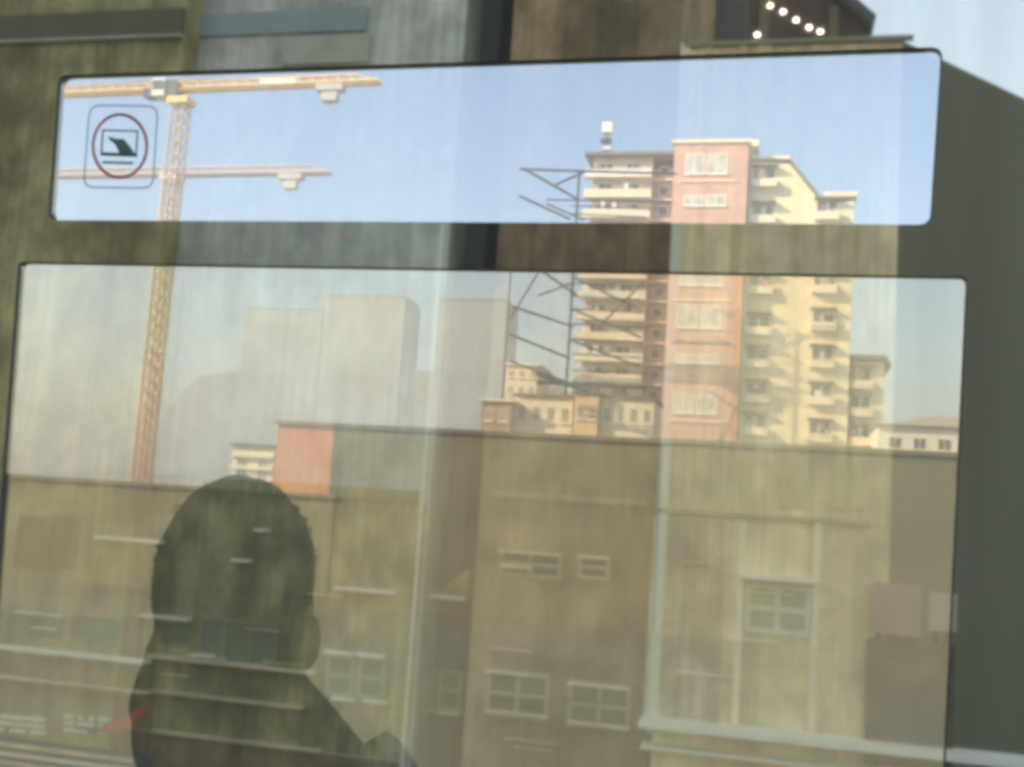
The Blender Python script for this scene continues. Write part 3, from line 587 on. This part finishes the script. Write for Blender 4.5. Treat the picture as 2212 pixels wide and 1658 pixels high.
# details G
fwin(bG, 888, 1440, 938, 1526, yG, 1, 2, F_pane, .05, M_gfr); fwin(bG, 948, 1448, 998, 1534, yG, 1, 2, F_pane, .05, M_gfr)
fbox(bG, 'window_sill', 888, 1528, 938, 1533, yG, F_white, .16); fbox(bG, 'window_sill', 948, 1536, 998, 1541, yG, F_white, .16)
X0_, X1_, Z0_, Z1_ = px_rect(962, 1222, 1028, 1280, 2*D-yG); b = MB(); b.prism([(X0_, Z0_), (X1_, Z0_), (X1_, Z1_)], yG+.002, yG+.45); b.build('awning_side', F_olive, bG)
sh = fbox(bG, 'lintel', 898, 1281, 1022, 1289, yG, F_white, .5)
# details C
for x0, y0, x1, y1 in ((1080, 1192, 1215, 1248), (1250, 1200, 1318, 1252), (1052, 1450, 1186, 1552), (1228, 1476, 1362, 1574)): fwin(bC, x0, y0, x1, y1, yC, 2 if x1-x0 > 80 else 1, 2, mat('dull_green_pane', (.09, .11, .06), .4, .4, 3) if y0 > 1300 else F_pane, .05, mat('ochre_frame', (.40, .38, .24), .7))
for x0, x1, y_ in ((1080, 1215, 1192), (1085, 1150, 1222), (1250, 1318, 1202), (1052, 1186, 1452), (1052, 1186, 1538), (1228, 1362, 1478), (1228, 1362, 1562)): fbox(bC, 'window_bar', x0, y_, x1, y_+5, yC, F_beige, .16)
fbox(bC, 'band', 1060, 1070, 1400, 1084, yC, F_olive, .05)
# details D
for k, o_ in enumerate((0, 14, -8, 20, -14, 4, -20)): fbox(bD, 'pilaster', 1500+k*62+o_, 100, 1516+k*62+o_*.6+(k%3)*6, 1100, yD, mat('beige_rib', (.69, .60, .37), .9), .04)
fbox(bD, 'corner_pilaster', 1434, 98, 1456, 1585, yD, mat('pale_pilaster', (.72, .72, .58), .9, .1, 1), .06)
fbox(bD, 'string_course', 1420, 1112, 1878, 1122, yD, mat('olive_course', (.42, .40, .24), .9), .08)  # course in its own duller olive tone
fbox(bD, 'pilaster', 1588, 1124, 1604, 1585, yD, mat('pale_cream_rib', (.9, .82, .6), .9, .08, 1), .07); fbox(bD, 'pilaster', 1752, 1124, 1768, 1585, yD, bpy.data.materials['pale_cream_rib'], .07)
fbox(bD, 'lintel', 1602, 1246, 1762, 1254, yD, F_white, .3)
fwin(bD, 1608, 1262, 1752, 1372, yD, 2, 2, mat('beige_green_pane', (.42, .44, .28), .6), .08, mat('pale_frame', (.66, .70, .52), .7))
fbox(bD, 'ledge', 1386, 1590, 2260, 1603, yD, F_white, .6)
fbox(bD, 'ledge', 1386, 1648, 2260, 1655, yD, F_white, .4)
fbox(bD, 'panel', 1400, 1122, 1560, 1580, yD, mat('rose_beige_plaster', (.74, .61, .40), .9, .22, 1.2, stain=.6), .03)
for x0, x1 in ((1885, 1948), (2002, 2052)): pass
M_rose = mat('rose_hoarding_paint', (.34, .25, .22), .8, .12, 2); M_dk = mat('dark_hoarding_paint', (.12, .095, .075), .9, .3, 2)
def board(px0, py0, px1, py1, Yv, m, label, name='hoarding', cat='hoarding'):
    X0, X1, Z0, Z1 = px_rect(px0, py0, px1, py1, Yv); y = 2*D-Yv; t = thing(name, ((X0+X1)/2, y, 0), label, cat)
    b = MB(); b.box(X0, X1, y, y+.05, Z0, Z1); b.build('panel', m, t)
    for x in (X0+.1, X1-.1): b = MB(); b.bar((x, y-.05, 0), (x, y-.05, Z1), .04, 0, 8); b.build('post', M_steel, t)
board(1884, 1262, 1988, 1372, YV-.10, M_rose, 'rose coloured board on posts mirrored near the right edge of the lower pane')
board(2006, 1282, 2066, 1364, YV-.12, mat('pale_rose_paint', (.44, .35, .31), .8, .1, 2), 'paler, smaller rose board mirrored at the right edge of the lower pane')
board(1868, 1386, 2060, 1660, YV-.08, M_dk, 'dark brown gate of boards mirrored under the rose boards')
# wall stains, cables, pipes and meter boxes that break up the fronts
random.seed(21)
for par, y, xa_, xb_, ya_, yb_ in ((bA, yA, 0, 320, 1040, 1580), (bB, yB, 345, 880, 1075, 1590), (bC, yC, 1050, 1380, 1100, 1640), (bD, yD, 1410, 1860, 1140, 1580)):
    for q in range(0):
        x0 = random.uniform(xa_, xb_-60); y0 = random.uniform(ya_, yb_-60); w_ = random.uniform(20, 90); h_ = random.uniform(15, 60)
        base = random.choice(((.44, .40, .22), (.34, .30, .17), (.50, .45, .28), (.40, .32, .19), (.36, .35, .22)))
        fbox(par, 'patched_render', x0, y0, min(x0+w_, xb_), y0+h_, y, mat('patch', base, .95, .3, 2), .012+.001*q)
    for q in range(5):
        x0 = random.uniform(xa_, xb_-120); y0 = random.uniform(ya_, yb_); fbox(par, 'conduit', x0, y0, x0+random.uniform(50, 120), y0+2.5, y, random.choice((F_white, F_beige, F_dark)), .06, .03)
random.seed(5)
# tree with a string of lamps behind the beige house
M_umber = mat('umber_cladding', (.10, .07, .06), .8, .4, 1.5, stretch=(1, 1, .3)); yU = 2*D-(YV+9)
pu_ = [at(x, y, YV+9) for x, y in ((1618, 200), (1618, -60), (1700, -130), (1793, -10), (1818, 2), (1842, 24), (1880, 66), (1880, 200))]
tU = thing('town_house', (pu_[3].x, yU-3, 0), 'dark umber house mirrored above the beige roof, its roof sloping down right', 'building')
b = MB(); b.prism([(pu_[0].x, 0)]+[(p.x, p.z) for p in pu_[1:7]]+[(pu_[7].x, 0)], yU-6, yU); b.build('wall', M_umber, tU)
for xa_, ya_, xb_, yb_ in ((1640, -20, 1662, 100), (1790, 20, 1810, 100)): fbox(tU, 'rib', xa_, ya_, xb_, yb_, yU, F_side, .15)
b = MB(); q1, q2 = pu_[3], pu_[6]; b.prism([(q1.x, q1.z+.02), (q2.x, q2.z+.02), (q2.x+.1, q2.z+.22), (q1.x+.1, q1.z+.22)], yU-6.2, yU+.3); b.build('roof_verge', F_dark, tU)
bS, yS = facade('S', 1480, 1612, 40, YV+13, F_dark, 'slate tower mirrored above the beige roof, left of the dark tree')
fbox(bS, 'pilaster', 1492, -60, 1545, 120, yS, F_olive, .3)
g = MB(); ym = 2*D-(YV+8.2)
ps = [at(x, y, YV+8.2) for x, y in ((1650, 4), (1664, 10), (1692, 23), (1720, 41), (1748, 57), (1772, 66))]
for a, b_ in zip(ps, ps[1:]): g.bar((a.x, ym, a.z), (b_.x, ym, b_.z), .02)
ls = thing('lamp_string', (ps[2].x, ym, ps[2].z), 'string of small white lamps mirrored in front of the dark tree, top right', 'string lights')
g.build('cable', M_steel, ls); M_lamp = mat('lit_lamp', (.9, .9, .85), .4, emit=((1, .97, .9), 3.2))
for p in ps[1:]+[at(1636, 73, YV+8.2)]:
    g = MB(); g.ell((p.x, ym, p.z-.03), (.062, .05, .042), n=10, k=6); g.build('lamp', M_lamp, ls, True)

# ------------------------------------------------ air
hz_ = MB(); hz_.box(-910, 910, -130, 1510, -1.5, 60)
hm = bpy.data.materials.new('haze_air'); hm.use_nodes = True; n = hm.node_tree; n.nodes.clear()
ho = n.nodes.new('ShaderNodeOutputMaterial'); pv = n.nodes.new('ShaderNodeVolumePrincipled'); pv.inputs['Color'].default_value = (.88, .92, .98, 1); pv.inputs['Density'].default_value = .0026
n.links.new(pv.outputs[0], ho.inputs['Volume']); tag(hz_.build('haze', hm), kind='stuff')
